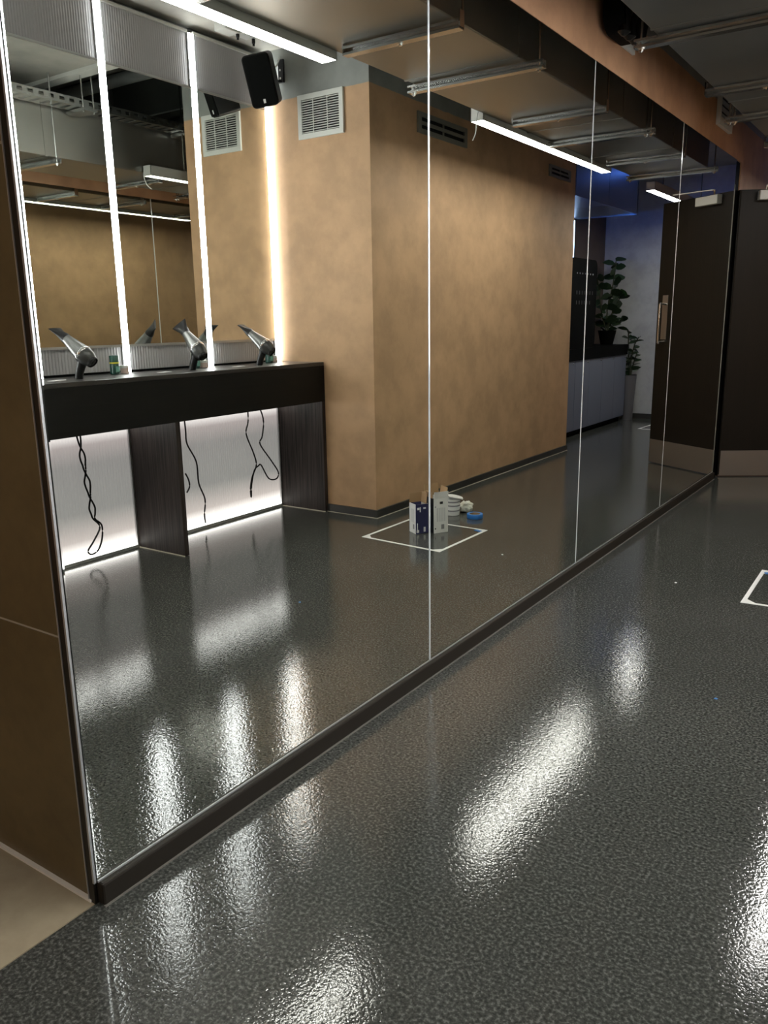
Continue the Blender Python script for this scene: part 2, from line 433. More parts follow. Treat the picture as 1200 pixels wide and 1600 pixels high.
# ------------------------------------------------------------------ hair dryers
M['dryer_grey'] = mat('graphite_satin', (.13, .132, .125), .3, .7)
M['dryer_black'] = mat('graphite_dark', (.035, .036, .034), .3, .2)
def make_dryer(label, nozzle_turn=0., ax=(-.72, .20, -.60)):
    t = thing('hair_dryer', label, 'hair dryer', (0, 0, 0), 'hair dryers standing on the vanity counter')
    A = Vector(ax).normalized()              # nozzle -> intake
    cen = Vector((-.050, .01, .142))         # middle of the motor body
    P = lambda d: cen + A*d
    side = A.cross(Vector((0, 0, 1))).normalized(); upv = side.cross(A).normalized()
    MB().lathe([(.028, -.145), (.032, -.12), (.041, -.07), (.048, -.03), (.051, -.012)], cen, A, 24).build('barrel', M['dryer_grey'], t, smooth=True)
    MB().lathe([(.052, -.012), (.0535, -.007), (.0535, .002), (.052, .006)], cen, A, 24).build('silver_ring', M['chrome'], t, smooth=True)
    MB().lathe([(.052, .006), (.051, .025), (.046, .045), (.039, .06), (.036, .066)], cen, A, 24).build('motor_housing', M['dryer_black'], t, smooth=True)
    gr = MB().lathe([(.0365, .066), (.0365, .076), (.033, .081), (.032, .072), (0.004, .072)], cen, A, 24).build('intake_grille', M['black'], t, smooth=True)
    g2 = MB()
    for r in (.008, .015, .022): g2.lathe([(r, .072), (r+.003, .072), (r+.003, .076), (r, .076), (r, .072)], cen, A, 18)
    g2.build('grille_ring', M['dryer_black'], gr)
    # concentrator nozzle: round collar flattening into a wide slot
    mb = MB(); rings = []; n = 20
    s2 = side*math.cos(nozzle_turn) + upv*math.sin(nozzle_turn); u2 = A.cross(s2).normalized()
    for d, a_, b_ in ((-.140, .031, .031), (-.155, .031, .030), (-.178, .034, .022), (-.205, .045, .012), (-.235, .056, .006)):
        rings.append([P(d) + s2*(a_*math.cos(2*math.pi*k/n)) + u2*(b_*math.sin(2*math.pi*k/n)) for k in range(n)])
    fs_ = [(i*n+k, i*n+(k+1) % n, (i+1)*n+(k+1) % n, (i+1)*n+k) for i in range(4) for k in range(n)] + [tuple(range(4*n, 5*n))]
    mb.add([q for g in rings for q in g], fs_).build('nozzle', M['black'], t, smooth=True)
    hb = MB().tube([P(.0), (-.030, .006, .085), (-.012, .0, .04), (0, 0, .0)], [.030, .0265, .024, .023], 14)
    hd = hb.build('handle', M['black'], t, smooth=True)
    MB().obox((-.024, -.004, .06), (0, 1, 0), (1, 0, 0), (0, 0, 1), .012, .006, .03).build('switch', M['chrome'], hd)
    return t
d1 = make_dryer('grey and black hair dryer nearest the tiled corner, nozzle tilted up', 0.)
d1.location = Vector((.82, 2.975, 1.1925))*S
d3 = dup(d1, (.80, 4.50, 1.1925), 0, 'grey and black hair dryer beside the tan plaster wall, nozzle tilted up')
d2 = make_dryer('grey and black hair dryer in the middle with its wide flat nozzle turned across', 1.0, (-.70, -.02, -.68))
d2.location = Vector((.84, 3.88, 1.1925))*S

# toiletries
M['can_green'] = mat('can_green', (.005, .05, .035), .3); M['can_yellow'] = mat('can_yellow', (.65, .62, .05), .4)
M['can_label'] = mat('can_label', (.15, .35, .28), .4); M['pink'] = mat('pinkish_plastic', (.62, .47, .42), .5)
M['card'] = mat('white_card', (.7, .7, .68), .6)
for (x, y, lab) in ((.985, 3.36, 'dark green spray can with yellow band between the first two hair dryers'),
                    (.965, 4.03, 'dark green spray can with yellow band right behind the middle hair dryer'),
                    (.965, 4.79, 'dark green spray can with yellow band behind the last hair dryer')):
    t = thing('spray_can', lab, 'can', (x, y, 1.1925), 'green spray cans on the counter')
    MB().lathe([(.026, 0), (.029, .003), (.029, .062), (.027, .066)], (x, y, 1.1925), n=20).build('body', M['can_green'], t, smooth=True)
    MB().lathe([(.0295, .066), (.0305, .067), (.0305, .074), (.0295, .075)], (x, y, 1.1925), n=20).build('band', M['can_yellow'], t, smooth=True)
    MB().lathe([(.029, .075), (.029, .112), (.026, .117), (.02, .118)], (x, y, 1.1925), n=20).build('cap', M['can_green'], t, smooth=True)
    MB().box(x-.0305, x-.0285, y-.014, y+.014, 1.208, 1.242).build('label_patch', M['can_label'], t)
for (x, y, lab) in ((.985, 3.435, 'small pinkish pot beside the spray can nearest the tiled corner'),
                    (.975, 4.115, 'small pinkish pot beside the middle spray can'),
                    (.985, 4.87, 'small pinkish pot beside the last spray can by the tan wall')):
    t = thing('cosmetic_pot', lab, 'pot', (x, y, 1.1925), 'small pots on the counter')
    MB().lathe([(.024, 0), (.026, .002), (.026, .034)], (x, y, 1.1925), n=18).build('jar', M['pink'], t, smooth=True)
    MB().lathe([(.027, .034), (.027, .048), (.024, .051)], (x, y, 1.1925), n=18).build('lid', M['card'], t, smooth=True)
for (x, y, lab) in ((.78, 2.80, 'white paper card lying on the counter before the first hair dryer'),
                    (.80, 3.60, 'white paper card lying on the counter before the middle hair dryer'),
                    (.80, 4.28, 'white paper card lying on the counter before the last hair dryer')):
    o = MB().obox((x, y, 1.1945), (.3, .95, 0), (-.95, .3, 0), (0, 0, 1), .10, .05, .003).build('paper_card', M['card'], org=(x, y, 1.193))
    tag(o, lab, 'card', 'paper cards on the counter')

# cords hanging in front of the backlit panels
def smoothpath(pts, k=5):
    out = []; n = len(pts)
    for i in range(n-1):
        p0, p1, p2, p3 = [Vector(pts[j]) for j in (max(i-1, 0), i, i+1, min(i+2, n-1))]
        for s in range(k):
            t = s/k
            out.append(.5*((2*p1) + (p2-p0)*t + (2*p0-5*p1+4*p2-p3)*t*t + (-p0+3*p1-3*p2+p3)*t**3))
    out.append(Vector(pts[-1])); return out
XC = 1.04
def cord(pts, lab):
    mb = MB().tube(smoothpath(pts), .0058, 7)
    o = mb.build('power_cord', M['black'], org=(XC, pts[0][1], .93), smooth=True)
    tag(o, lab, 'cord', 'black cords hanging under the counter')
def twist(ph):
    out = []
    for i in range(19):
        z = .93 - i*.036; a = (.93-z)*19
        out.append((XC + .007*math.cos(a+ph), 3.075 + .016*math.sin(a+ph)*(1+.4*math.sin(i*1.3)) + i*.0035, z))
    return out
cord(twist(0) + [(XC, 3.175, .22), (XC, 3.12, .14), (XC, 3.07, .085), (XC, 3.09, .055), (XC, 3.13, .06)], 'black cord twisted with its twin before the left glowing panel, forming the loop')
cord(twist(math.pi) + [(XC, 3.19, .23), (XC, 3.185, .15), (XC, 3.16, .09), (XC, 3.135, .062)], 'black cord twisted with its twin before the left glowing panel, straighter strand')
# placed from the photograph: (y, z) on the plane x = XC
cord([(XC, 3.95, .93), (XC, 3.96, .76), (XC, 3.965, .66), (XC, 4.04, .52), (XC, 4.05, .36), (XC, 4.10, .23), (XC, 4.085, .12), (XC, 4.09, .05)],
     'single wavy black cord hanging beside the middle side panel')
cord([(XC, 3.93, .45), (XC, 3.955, .40), (XC, 3.96, .35), (XC, 3.93, .31)], 'short curl of black cord half hidden behind the middle side panel')
cord([(XC, 4.60, .93), (XC, 4.60, .76), (XC, 4.57, .66), (XC, 4.64, .50), (XC, 4.665, .40), (XC, 4.61, .31), (XC, 4.585, .22), (XC, 4.59, .15), (XC, 4.60, .25), (XC, 4.64, .36), (XC, 4.69, .39)],
     'black cord ending in a narrow hanging loop before the right glowing panel')
cord([(XC, 4.69, .93), (XC, 4.77, .76), (XC, 4.75, .62), (XC, 4.72, .56), (XC, 4.84, .41), (XC, 4.92, .30), (XC, 4.89, .25), (XC, 4.80, .27), (XC, 4.72, .39), (XC, 4.69, .39)],
     'black cord sweeping out in a wide bend nearest the tan wall')

# ------------------------------------------------------------------ square grille, slot vents
gt = thing('wall_grille', 'square pale louvred air grille on the plaster wall beside the vanity', 'grille', (.575, 5.043, 2.96))
gx0, gx1, gz0, gz1 = .368, .783, 2.812, 3.112
GY = 5.043
for a in ((gx0, gx1, GY-.018, GY-.001, gz0, gz0+.035), (gx0, gx1, GY-.018, GY-.001, gz1-.035, gz1), (gx0, gx0+.035, GY-.018, GY-.001, gz0+.035, gz1-.035), (gx1-.035, gx1, GY-.018, GY-.001, gz0+.035, gz1-.035)):
    bx(*a).build('frame_bar', M['grille'], gt)
bx(gx0+.03, gx1-.03, GY-.004, GY-.001, gz0+.03, gz1-.03).build('dark_backing', M['gap'], gt)
for k in range(14):
    z = gz0+.035 + (k+.5)*(.23/14)
    MB().obox((.5755, GY-.010, z), (1, 0, 0), (0, 1, 0), (0, 0, 1), .345, .012, .0048).build('slat', M['grille'], gt)
for x in (.51, .64): bx(x-.003, x+.003, GY-.017, GY-.013, gz0+.035, gz1-.035).build('mullion', M['grille'], gt)

def slot_vent(fx, y0, y1, z0, z1, sgn, lab, n=3, grp=None, vm='vent'):
    # long vent on a wall facing sgn*x ; face plane fx
    t = thing('slot_vent', lab, 'vent', (fx, (y0+y1)/2, z0), grp)
    d = lambda a, b: (min(fx+sgn*a, fx+sgn*b), max(fx+sgn*a, fx+sgn*b))
    h = z1-z0; x0, x1 = d(.001, .016)
    zs = [z0, z0+h*.22, z0+h*.42, z0+h*.58, z0+h*.78, z1]
    for k in (0, 2, 4): bx(x0, x1, y0, y1, zs[k], zs[k+1]).build('frame_bar', M[vm], t)
    for k in (1, 3):
        for q in (y0, y1-.05): bx(x0, x1, q, q+.05, zs[k], zs[k+1]).build('frame_end', M[vm], t)
        for j in range(1, n): bx(x0, x1-.004 if sgn > 0 else x1, y0+.05+(y1-y0-.1)*j/n-.004, y0+.05+(y1-y0-.1)*j/n+.004, zs[k], zs[k+1]).build('divider', M[vm], t)
    xx = d(.0005, .003); bx(xx[0], xx[1], y0+.02, y1-.02, z0+.01, z1-.01).build('dark_backing', M['gap'], t)
    return t
slot_vent(.15, 5.665, 6.44, 2.89, 3.04, -1, 'long two-slot air vent high on the tan wall near the corner', 2)
slot_vent(.15, 8.17, 8.73, 2.895, 3.006, -1, 'shorter two-slot air vent at the far end of the tan wall', 2)
slot_vent(MX, 4.62, 5.05, 2.955, 3.27, 1, 'pale vent plate on the terracotta beam behind the black speaker', 2, vm='grille')
# slanted-slot vent further along the beam
t = thing('beam_vent', 'grey vent with slanted slots on the terracotta beam above the last mirror', 'vent', (MX, 7.31, 2.94))
bx(MX+.001, MX+.03, 7.09, 7.53, 2.94, 3.0).build('frame_bar', M['grille'], t)
bx(MX+.001, MX+.03, 7.09, 7.13, 3.0, 3.24).build('frame_bar', M['grille'], t)
bx(MX+.001, MX+.03, 7.49, 7.53, 3.0, 3.24).build('frame_bar', M['grille'], t)
bx(MX+.001, MX+.004, 7.13, 7.49, 3.0, 3.24).build('dark_backing', M['gap'], t)
for k in range(5): MB().obox((MX+.016, 7.31, 3.02+k*.05), (0, 1, 0), (.8, 0, .6), (-.6, 0, .8), .36, .026, .012).build('slat', M['vent'], t)

# ------------------------------------------------------------------ speakers
def rbox(c, ax, ay, az, dx, dy, dz, r, seg=4):
    # rounded rectangular section (in ax/az) extruded along ay
    mb = MB(); poly = []
    for cx_, cz_, a0 in ((1, 1, 0), (-1, 1, 90), (-1, -1, 180), (1, -1, 270)):
        for k in range(seg+1):
            a = math.radians(a0 + 90*k/seg)
            poly.append((cx_*(dx/2-r)+r*math.cos(a), cz_*(dz/2-r)+r*math.sin(a)))
    c = Vector(c); ax, ay, az = Vector(ax), Vector(ay), Vector(az)
    mb.prism(poly, lambda a, b, d: c + ax*a + az*b + ay*d, -dy/2, dy/2); return mb
sp = thing('wall_speaker', 'black speaker on a wall bracket above the vanity, tilted down', 'speaker', (.9, 4.86, 3.2))
F = Vector((-.50, -.80, -.33)).normalized()          # the way the front looks
side = F.cross(Vector((0, 0, 1))).normalized(); up = side.cross(F).normalized()
rl = math.radians(9); side, up = side*math.cos(rl)+up*math.sin(rl), up*math.cos(rl)-side*math.sin(rl)
c0 = Vector((.865, 4.745, 3.175))
rbox(c0-F*.0, side, F, up, .195, .17, .335, .03).build('cabinet', M['black'], sp, smooth=True)
rbox(c0+F*.091, side, F, up, .178, .012, .318, .02).build('front_grille', M['matte_black'], sp, smooth=True)
MB().obox(c0+F*.0985-up*.128+side*.0, side, F, up, .016, .003, .026).build('emblem', M['card'], sp)
bx(.905, .967, 5.026, 5.042, 3.222, 3.385).build('wall_plate', M['black'], sp, bev=.008)
for z in (3.255, 3.31): MB().lathe([(.007, 0), (.007, .004)], (.936, 5.0255, z), (0, -1, 0), 10).build('screw', M['card'], sp)
MB().tube([(.936, 5.03, 3.235), (.936, 4.98, 3.225), c0-F*.08], .011, 10).build('bracket_arm', M['black'], sp, smooth=True)
MB().tube(smoothpath([(.94, 5.03, 3.40), (.93, 5.0, 3.36), (.91, 4.94, 3.31), c0-F*.08+up*.06]), .005, 6).build('cable', M['card'], sp)

s2_ = thing('beam_speaker', 'black ribbed speaker hung before the pale vent on the terracotta beam', 'speaker', (-1.6, 4.66, 2.92))
cb = Vector((-1.605, 4.66, 3.095))
rbox(cb, (0, 1, 0), (1, 0, 0), (0, 0, 1), .38, .11, .33, .10, 6).build('cabinet', M['matte_black'], s2_, smooth=True)
for k in range(4):
    MB().tube([(-1.57, 4.53+k*.088, 2.905), (-1.565, 4.53+k*.088, 2.925), (-1.55, 4.53+k*.088, 3.06), (-1.56, 4.53+k*.088, 3.24)], [.010, .034, .044, .036], 12).build('rib', M['black'], s2_, smooth=True)
bx(-1.689, -1.66, 4.62, 4.70, 3.05, 3.2).build('wall_plate', M['black'], s2_)

# ------------------------------------------------------------------ air duct and its hangers
DX0, DX1, DZ = -1.345, -.64, 2.83
du = thing('air_duct', 'long rectangular sheet-metal air duct under the ceiling', 'duct', (-.99, 3.2, DZ))
seg = [-2.45, -.72, .95, 2.62, 4.28, 5.95, 7.2, 8.38]
for a, b in zip(seg, seg[1:]):
    bx(DX0, DX1, a+.004, b-.004, DZ, 3.30).build('duct_section', M['duct'], du, bev=.006)
for y in seg[1:-1]:
    bx(DX0-.004, DX1+.004, y-.010, y+.010, DZ-.003, 3.304).build('joint_flange', M['duct'], du)
def rod(mb, x, y, z0, z1): mb.tube([(x, y, z0), (x, y, z1)], .006, 6)
def hanger(y, kind, lab):
    t = thing('duct_hanger', lab, 'hanger', (-1.0, y, 2.8), 'strut hangers carrying the duct')
    x0, x1 = (-1.45, -.61 if y in (4.37, 8.30) else -.642) if kind == 'wide' else (-1.385, -.725)
    z0, z1 = 2.782, 2.822
    mb = MB()
    # C channel, its slot facing sideways
    mb.box(x0, x1, y+.020, y+.024, z0, z1); mb.box(x0, x1, y-.024, y+.020, z0, z0+.004); mb.box(x0, x1, y-.024, y+.020, z1-.004, z1)
    mb.box(x0, x1, y-.024, y-.020, z0+.004, z0+.011); mb.box(x0, x1, y-.024, y-.020, z1-.011, z1-.004)
    mb.build('channel', M['steel'], t)
    top = ZC if not (4.45 < y < 6.0) else 4.1
    if kind == 'wide':
        for x in (x0+.03, x1-.03 if y in (4.37, 8.30) else x0+.06):
            r = MB(); rod(r, x, y, 2.765, top); r.build('threaded_rod', M['steel'], t, smooth=True)
            MB().lathe([(.018, 0), (.018, .004), (.011, .004), (.011, .014)], (x, y, 2.782), (0, 0, -1), 6).build('nut', M['chrome'], t)
    else:
        for x, s_ in ((x0, 1), (x1, -1)):
            MB().box(x-.004, x+.004, y-.020, y+.020, 2.79, 2.86).build('angle_bracket', M['chrome'], t)
            if s_ < 0: continue
            r = MB(); rod(r, x+s_*.004, y+.015, 2.86, top); r.build('threaded_rod', M['steel'], t, smooth=True)
        MB().lathe([(.016, 0), (.016, .004), (.010, .004), (.010, .012)], ((x0+x1)/2, y, 2.784), (0, 0, -1), 6).build('nut', M['chrome'], t)
hl = [(.72, 'slim', 'behind the camera side of the duct'), (1.7, 'slim', 'over the tiled corner'), (2.65, 'wide', 'just above the first light'),
      (3.59, 'slim', 'at the far end of the first ceiling light'), (4.37, 'wide', 'with rods clear of the duct, before the second light'),
      (5.52, 'slim', 'tight under the duct beside the second light'), (6.34, 'wide', 'with rods clear of the duct, beside the second light'),
      (7.42, 'slim', 'tight under the duct at the far end of the second light'), (8.30, 'wide', 'under the far end of the duct')]
for y, k, l in hl: hanger(y, k, 'galvanised strut hanger ' + l)

# cable tray above the duct edge, perforated
ct = thing('cable_tray', 'perforated galvanised cable tray running above the duct edge', 'cable tray', (-.52, 4, 3.3))
mb = MB(); x0, x1, z = -.60, -.42, 3.20
mb.box(x1-.004, x1, .2, 8.3, z+.045, z+.06); mb.box(x1-.004, x1, .2, 8.3, z, z+.018)
y = .2
while y < 8.3:
    mb.box(x1-.004, x1, y, y+.045, z+.018, z+.045); y += .09
mb.box(x0, x0+.004, .2, 8.3, z, z+.06)
mb.build('side_flanges', M['steel'], ct)
mb = MB(); y = .2
mb.box(x0+.004, x0+.03, .2, 8.3, z, z+.003); mb.box(x1-.03, x1-.004, .2, 8.3, z, z+.003)
while y < 8.3:
    mb.box(x0+.03, x1-.03, y, y+.05, z, z+.003); y += .09
mb.build('rungs', M['steel'], ct)
for y in (1.2, 2.6, 4.50, 5.6, 7.0):
    r = MB(); rod(r, x1+.01, y, z-.04, ZC if not (4.45 < y < 6) else 4.1); rod(r, x1+.01, y+.1, z-.04, ZC if not (4.45 < y < 6) else 4.1)
    bb_ = r.build('support_rod', M['steel'], ct, smooth=True)
    bx(x0-.02, x1+.04, y-.01, y+.11, z-.03, z-.006).build('support_bracket', M['steel'], ct)
# strut rails across the void
for y, lab in ((4.62, 'steel strut rail at the near edge of the open ceiling void'), (5.92, 'steel strut rail at the far edge of the open ceiling void')):
    o = MB().box(-1.69, .15, y-.024, y+.024, 3.44, 3.49).build('strut_rail', M['steel'], org=(-.8, y, 3.44)); tag(o, lab, 'rail')

# ------------------------------------------------------------------ linear ceiling luminaires
def luminaire(y0, y1, lab, x0=-.633, x1=-.537, z0=2.795, z1=2.885):
    t = thing('ceiling_light', lab, 'lamp', ((x0+x1)/2, (y0+y1)/2, z0), 'linear ceiling lights beside the duct')
    mb = MB().box(x0, x0+.004, y0, y1, z0, z1).box(x1-.004, x1, y0, y1, z0, z1).box(x0, x1, y0, y1, z1-.004, z1)
    mb.build('housing', M['lamp_body'], t)
    for y in (y0, y1-.004): bx(x0, x1, y, y+.004, z0, z1).build('end_cap', M['white_metal'], t)
    bx(x0+.0045, x1-.0045, y0+.0045, y1-.0045, z0+.0006, z0+.006).build('diffuser', M['lamp'], t)
    for y in (y0+.45, y1-.45):
        if not (4.45 < y < 6): pass
        r = MB(); r.tube([((x0+x1)/2, y, z1), ((x0+x1)/2, y, ZC if not (4.45 < y < 6.) else 3.9)], .007, 6); r.build('suspension_rod', M['steel'], t, smooth=True)
luminaire(1.10, 3.645, 'lit linear ceiling light ending above the vanity')
luminaire(5.25, 7.79, 'lit linear ceiling light running along the tan wall beside the duct')
luminaire(9.15, 11.7, 'lit linear ceiling light beyond the dark door')
luminaire(-2.35, -.15, 'added linear ceiling light, unseen behind the camera')  # unseen lamp added for light around the tiled corner
o = MB().tube(smoothpath([(-.60, 5.248, 2.86), (-.60, 5.22, 2.80), (-.585, 5.235, 2.72), (-.55, 5.26, 2.68)]), .004, 6).build('lamp_cable', M['card'], org=(-.6, 5.25, 2.7), smooth=True)
tag(o, 'thin white cable dangling from the near end of the long lit ceiling light', 'cable')

# junction box on the ceiling over the vanity
t = thing('junction_box', 'white ceiling junction box with two black cable glands above the vanity', 'box', (.88, 4.5, ZC))
bx(.82, .93, 4.36, 4.50, ZC-.06, ZC).build('housing', M['white_metal'], t, bev=.008)
bx(.83, .92, 4.53, 4.66, ZC-.045, ZC).build('housing', M['white_metal'], t, bev=.008)
for (x, y) in ((.84, 4.49), (.845, 4.65)): MB().lathe([(.012, 0), (.012, .03), (.008, .03), (.008, .045)], (x, y, ZC-.05), (0, 0, -1), 10).build('cable_gland', M['black'], t)

# ------------------------------------------------------------------ door
Hn = Vector((-1.675, 8.07, 0)); Fr = Vector((-.908, 8.555, 0))
U = (Fr-Hn).normalized(); N = Vector((U.y, -U.x, 0))       # N: room side of the leaf
W = (Fr-Hn).length; Z = Vector((0, 0, 1))
def dp(u, n, z): return Hn + U*u + N*n + Z*z
dr = bpy.data.objects.new('door_1', None); C.objects.link(dr); dr.location = Hn*S; dr['kind'] = 'structure'; ORG[dr.name] = tuple(Hn)
dr['label'] = 'dark brown door with steel kick plate standing open at the end of the mirrors'
MB().obox(dp(W/2, -.025, 1.29), U, N, Z, W, .05, 2.565).build('door_leaf', M['door'], dr)
MB().obox(dp(W/2, .0015, .13), U, N, Z, W-.012, .003, .24).build('kick_plate', M['brushed'], dr)
cl = MB().obox(dp(.29, .032, 2.52), U, N, Z, .27, .06, .078).build('door_closer', M['white_metal'], dr, bev=.005)
MB().tube([dp(.22, .035, 2.56), dp(.22, .035, 2.60), dp(.24, .04, 2.605)], .010, 8).build('closer_spindle', M['chrome'], cl)
MB().obox((dp(.22, .04, 2.605)+dp(.60, .16, 2.605))/2, (dp(.60, .16, 2.605)-dp(.22, .04, 2.605)).normalized(), N, Z, .40, .022, .008).build('closer_arm', M['white_metal'], cl)
MB().tube(smoothpath([dp(.78, 0, 1.61), dp(.78, .07, 1.615), dp(.78, .085, 1.59), dp(.78, .085, 1.27), dp(.78, .07, 1.245), dp(.78, 0, 1.25)], 4), .011, 10).build('pull_handle', M['chrome'], dr, smooth=True)
MB().obox(dp(.80, .002, 1.485), U, N, Z, .075, .004, .43).build('push_plate', M['brushed'], dr)
MB().tube([dp(.01, .0, .02), dp(.01, .0, 2.57)], .006, 6).build('hinge_pin', M['bronze'], dr)

# ------------------------------------------------------------------ things on the floor
M['white_tape'] = mat('white_tape', (.78, .78, .74), .5)
M['blue_tape'] = mat('blue_tape', (.02, .16, .48), .5)
def tape_square(a, b, c_, d, w_, lab, blue=None):
    t = thing('tape_square', lab, 'tape', (sum(p[0] for p in (a, b, c_, d))/4, sum(p[1] for p in (a, b, c_, d))/4, 0), 'taped squares on the floor')
    P = [Vector((*p, 0)) for p in (a, b, c_, d)]
    cen = sum(P, Vector())/4
    for i in range(4):
        p, q = P[i], P[(i+1) % 4]; e = (q-p).normalized(); nrm = Vector((-e.y, e.x, 0))
        if (cen-p).dot(nrm) < 0: nrm = -nrm
        zz = .0012 + (.0004 if i % 2 else 0)
        mb = MB(); a_, b_ = p, q
        v_ = [a_, b_, b_+nrm*w_-e*w_, a_+nrm*w_+e*w_]
        # small gusset of tape in the corner
        mb.add([x+Z*zz for x in v_] + [x+Z*.0002 for x in v_], [(0, 1, 2, 3), (4, 7, 6, 5), (0, 4, 5, 1), (1, 5, 6, 2), (2, 6, 7, 3), (3, 7, 4, 0)])
        mb.build('tape_strip', M['white_tape'], t)
        f = (P[(i-1) % 4]-p).normalized()
        g = [p+(e+f)*w_, p+(e+f)*w_+e*.05, p+(e+f)*w_+f*.05]
        MB().add([x+Z*.0011 for x in g]+[x+Z*.0002 for x in g], [(0, 1, 2), (3, 5, 4), (0, 3, 4, 1), (1, 4, 5, 2), (2, 5, 3, 0)]).build('corner_patch', M['white_tape'], t)
    if blue:
        o = MB().obox(blue, (.9, .4, 0), (-.4, .9, 0), (0, 0, 1), .06, .03, .002).build('blue_scrap', M['blue_tape'], t)
tape_square((-.758, 4.465), (-.768, 5.14), (-.092, 5.165), (-.086, 4.515), .022, 'white tape square on the floor around the open cartons', (-.715, 5.09, .002))
tape_square((.004, 11.107), (-.03, 11.72), (-.66, 11.7), (-.63, 11.1), .022, 'small white tape square on the floor beyond the dark door')

def to_real(x, y): return (-3.38-x, y)
# cartons: local frame u (along the white side), w (towards the vanity)
uu = Vector((-.51, .86, 0)); ww = Vector((.86, .51, 0))
M['carton_navy'] = mat('navy_print', (.012, .014, .075), .35); M['carton_white'] = mat('white_carton', (.74, .74, .72), .5)
M['carton_black'] = mat('black_print', (.008, .009, .012), .3); M['kraft'] = mat('kraft_inside', (.36, .23, .12), .8)
M['print_grey'] = mat('grey_print', (.25, .25, .26), .6); M['print_pale'] = mat('pale_print', (.5, .5, .52), .6)
def carton(A, lu, lw, h, lab, front, sidem, flaps):
    A = Vector((*A, 0)); t = thing('carton', lab, 'box', tuple(A), 'open cartons inside the tape square')
    P = lambda u, w_, z: A + uu*u + ww*w_ + Z*z
    th = .004
    # u-face at w=0 : seen front ; w-face at u=0 : seen side
    MB().obox(P(lu/2, th/2, h/2+.001), uu, ww, Z, lu, th, h).build('front_wall', front, t)
    MB().obox(P(lu/2, lw-th/2, h/2+.001), uu, ww, Z, lu, th, h).build('back_wall', front, t)
    MB().obox(P(th/2, lw/2, h/2+.001), uu, ww, Z, th, lw-2*th, h).build('side_wall', sidem, t)
    MB().obox(P(lu-th/2, lw/2, h/2+.001), uu, ww, Z, th, lw-2*th, h).build('side_wall', sidem, t)
    MB().obox(P(lu/2, lw/2, .003), uu, ww, Z, lu-2*th, lw-2*th, .004).build('bottom', M['kraft'], t)
    MB().obox(P(lu/2, lw/2, h*.7), uu, ww, Z, lu-2.2*th, lw-2.2*th, .004).build('inner_liner', M['kraft'], t)
    for (p0, p1, d, l, mm) in flaps:
        p0 = P(*p0); p1 = P(*p1); d = Vector(d)
        e = (p1-p0).normalized(); nn = e.cross(d).normalized()
        MB().obox((p0+p1)/2+d*(l/2), e, d.normalized(), nn, (p1-p0).length, l, .003).build('flap', mm, t)
    return t, P
# navy carton: its white narrow side faces the camera side, navy face beside it
A1 = to_real(-2.999, 4.774); h1 = .215
t, P = carton(A1, .10, .105, h1, 'smaller open carton with a navy printed face and white side', M['carton_navy'], M['carton_white'],
              [((0, .1, h1), (.1, .1, h1), (0, 0, 1), .07, M['kraft']), ((.09, .01, h1), (.09, .09, h1), (0, .15, .98), .075, M['kraft'])])
for (u, z, a, b) in ((.02, .185, .018, .016), (.035, .178, .008, .035), (.07, .187, .02, .012), (.015, .02, .02, .02), (.07, .03, .016, .035), (.012, .055, .006, .05)):
    MB().obox(P(u, -.0006, z), uu, ww, Z, a, .0012, b).build('print_mark', M['carton_white'], t)
MB().obox(P(-.0006, .035, .05), uu, ww, Z, .0012, .02, .035).build('print_mark', M['print_grey'], t)
for k in range(4): MB().obox(P(-.0006, .03+.013*k, .13), uu, ww, Z, .0012, .004, .10).build('print_mark', M['print_pale'], t)
A2 = to_real(-2.898, 4.856); h2 = .255
t, P = carton(A2, .115, .135, h2, 'taller open carton with a white printed face and raised cardboard flaps', M['carton_white'], M['carton_black'],
              [((0, 0, h2), (.115, 0, h2), (-.12, -.12, .98), .05, M['carton_white']), ((0, .135, h2), (.115, .135, h2), (.1, 0, .99), .085, M['kraft']),
               ((.0, .02, h2), (.0, .12, h2), (-.25, -.4, .88), .055, M['kraft']), ((.112, .02, h2), (.112, .12, h2), (0, .3, .95), .07, M['kraft'])])
MB().obox(P(.06, -.0008, .222), uu, ww, Z, .024, .0016, .018).build('hand_hole', M['gap'], t)
MB().obox(P(.072, -.0008, .045), uu, ww, Z, .024, .0016, .034).build('print_mark', M['print_grey'], t)
MB().obox(P(.012, -.0008, .035), uu, ww, Z, .008, .0016, .010).build('print_mark', M['gap'], t)
MB().obox(P(.012, -.0008, .195), uu, ww, Z, .008, .0016, .010).build('print_mark', M['print_grey'], t)
for k in range(5): MB().obox(P(.028+.015*k, -.0008, .135), uu, ww, Z, .005, .0016, .10).build('print_mark', M['print_pale'], t)

# paint tub with lid
tx, ty = to_real(-3.075, 5.44)
t = thing('paint_tub', 'small white striped tub with an open lid behind the cartons', 'tub', (tx, ty, 0))
MB().lathe([(.050, 0), (.054, .004), (.058, .125), (.061, .128), (.061, .134), (.055, .134), (.052, .02), (.0, .018)], (tx, ty, 0), n=24).build('bucket', M['carton_white'], t, smooth=True)
for z in (.035, .075, .105): MB().lathe([(.0565+z*.02, z), (.058+z*.02, z), (.058+z*.02, z+.010), (.0565+z*.02, z+.010)], (tx, ty, 0), n=24).build('stripe', M['print_grey'], t, smooth=True)
MB().lathe([(.0, .0), (.062, .0), (.064, .006), (.0, .008)], (tx-.02, ty-.005, .145), (-.15, .1, .98), 24).build('lid', M['carton_white'], t, smooth=True)
MB().tube([(tx-.03, ty-.07, .158), (tx-.09, ty+.0, .135)], .006, 8).build('stir_stick', M['carton_white'], t)

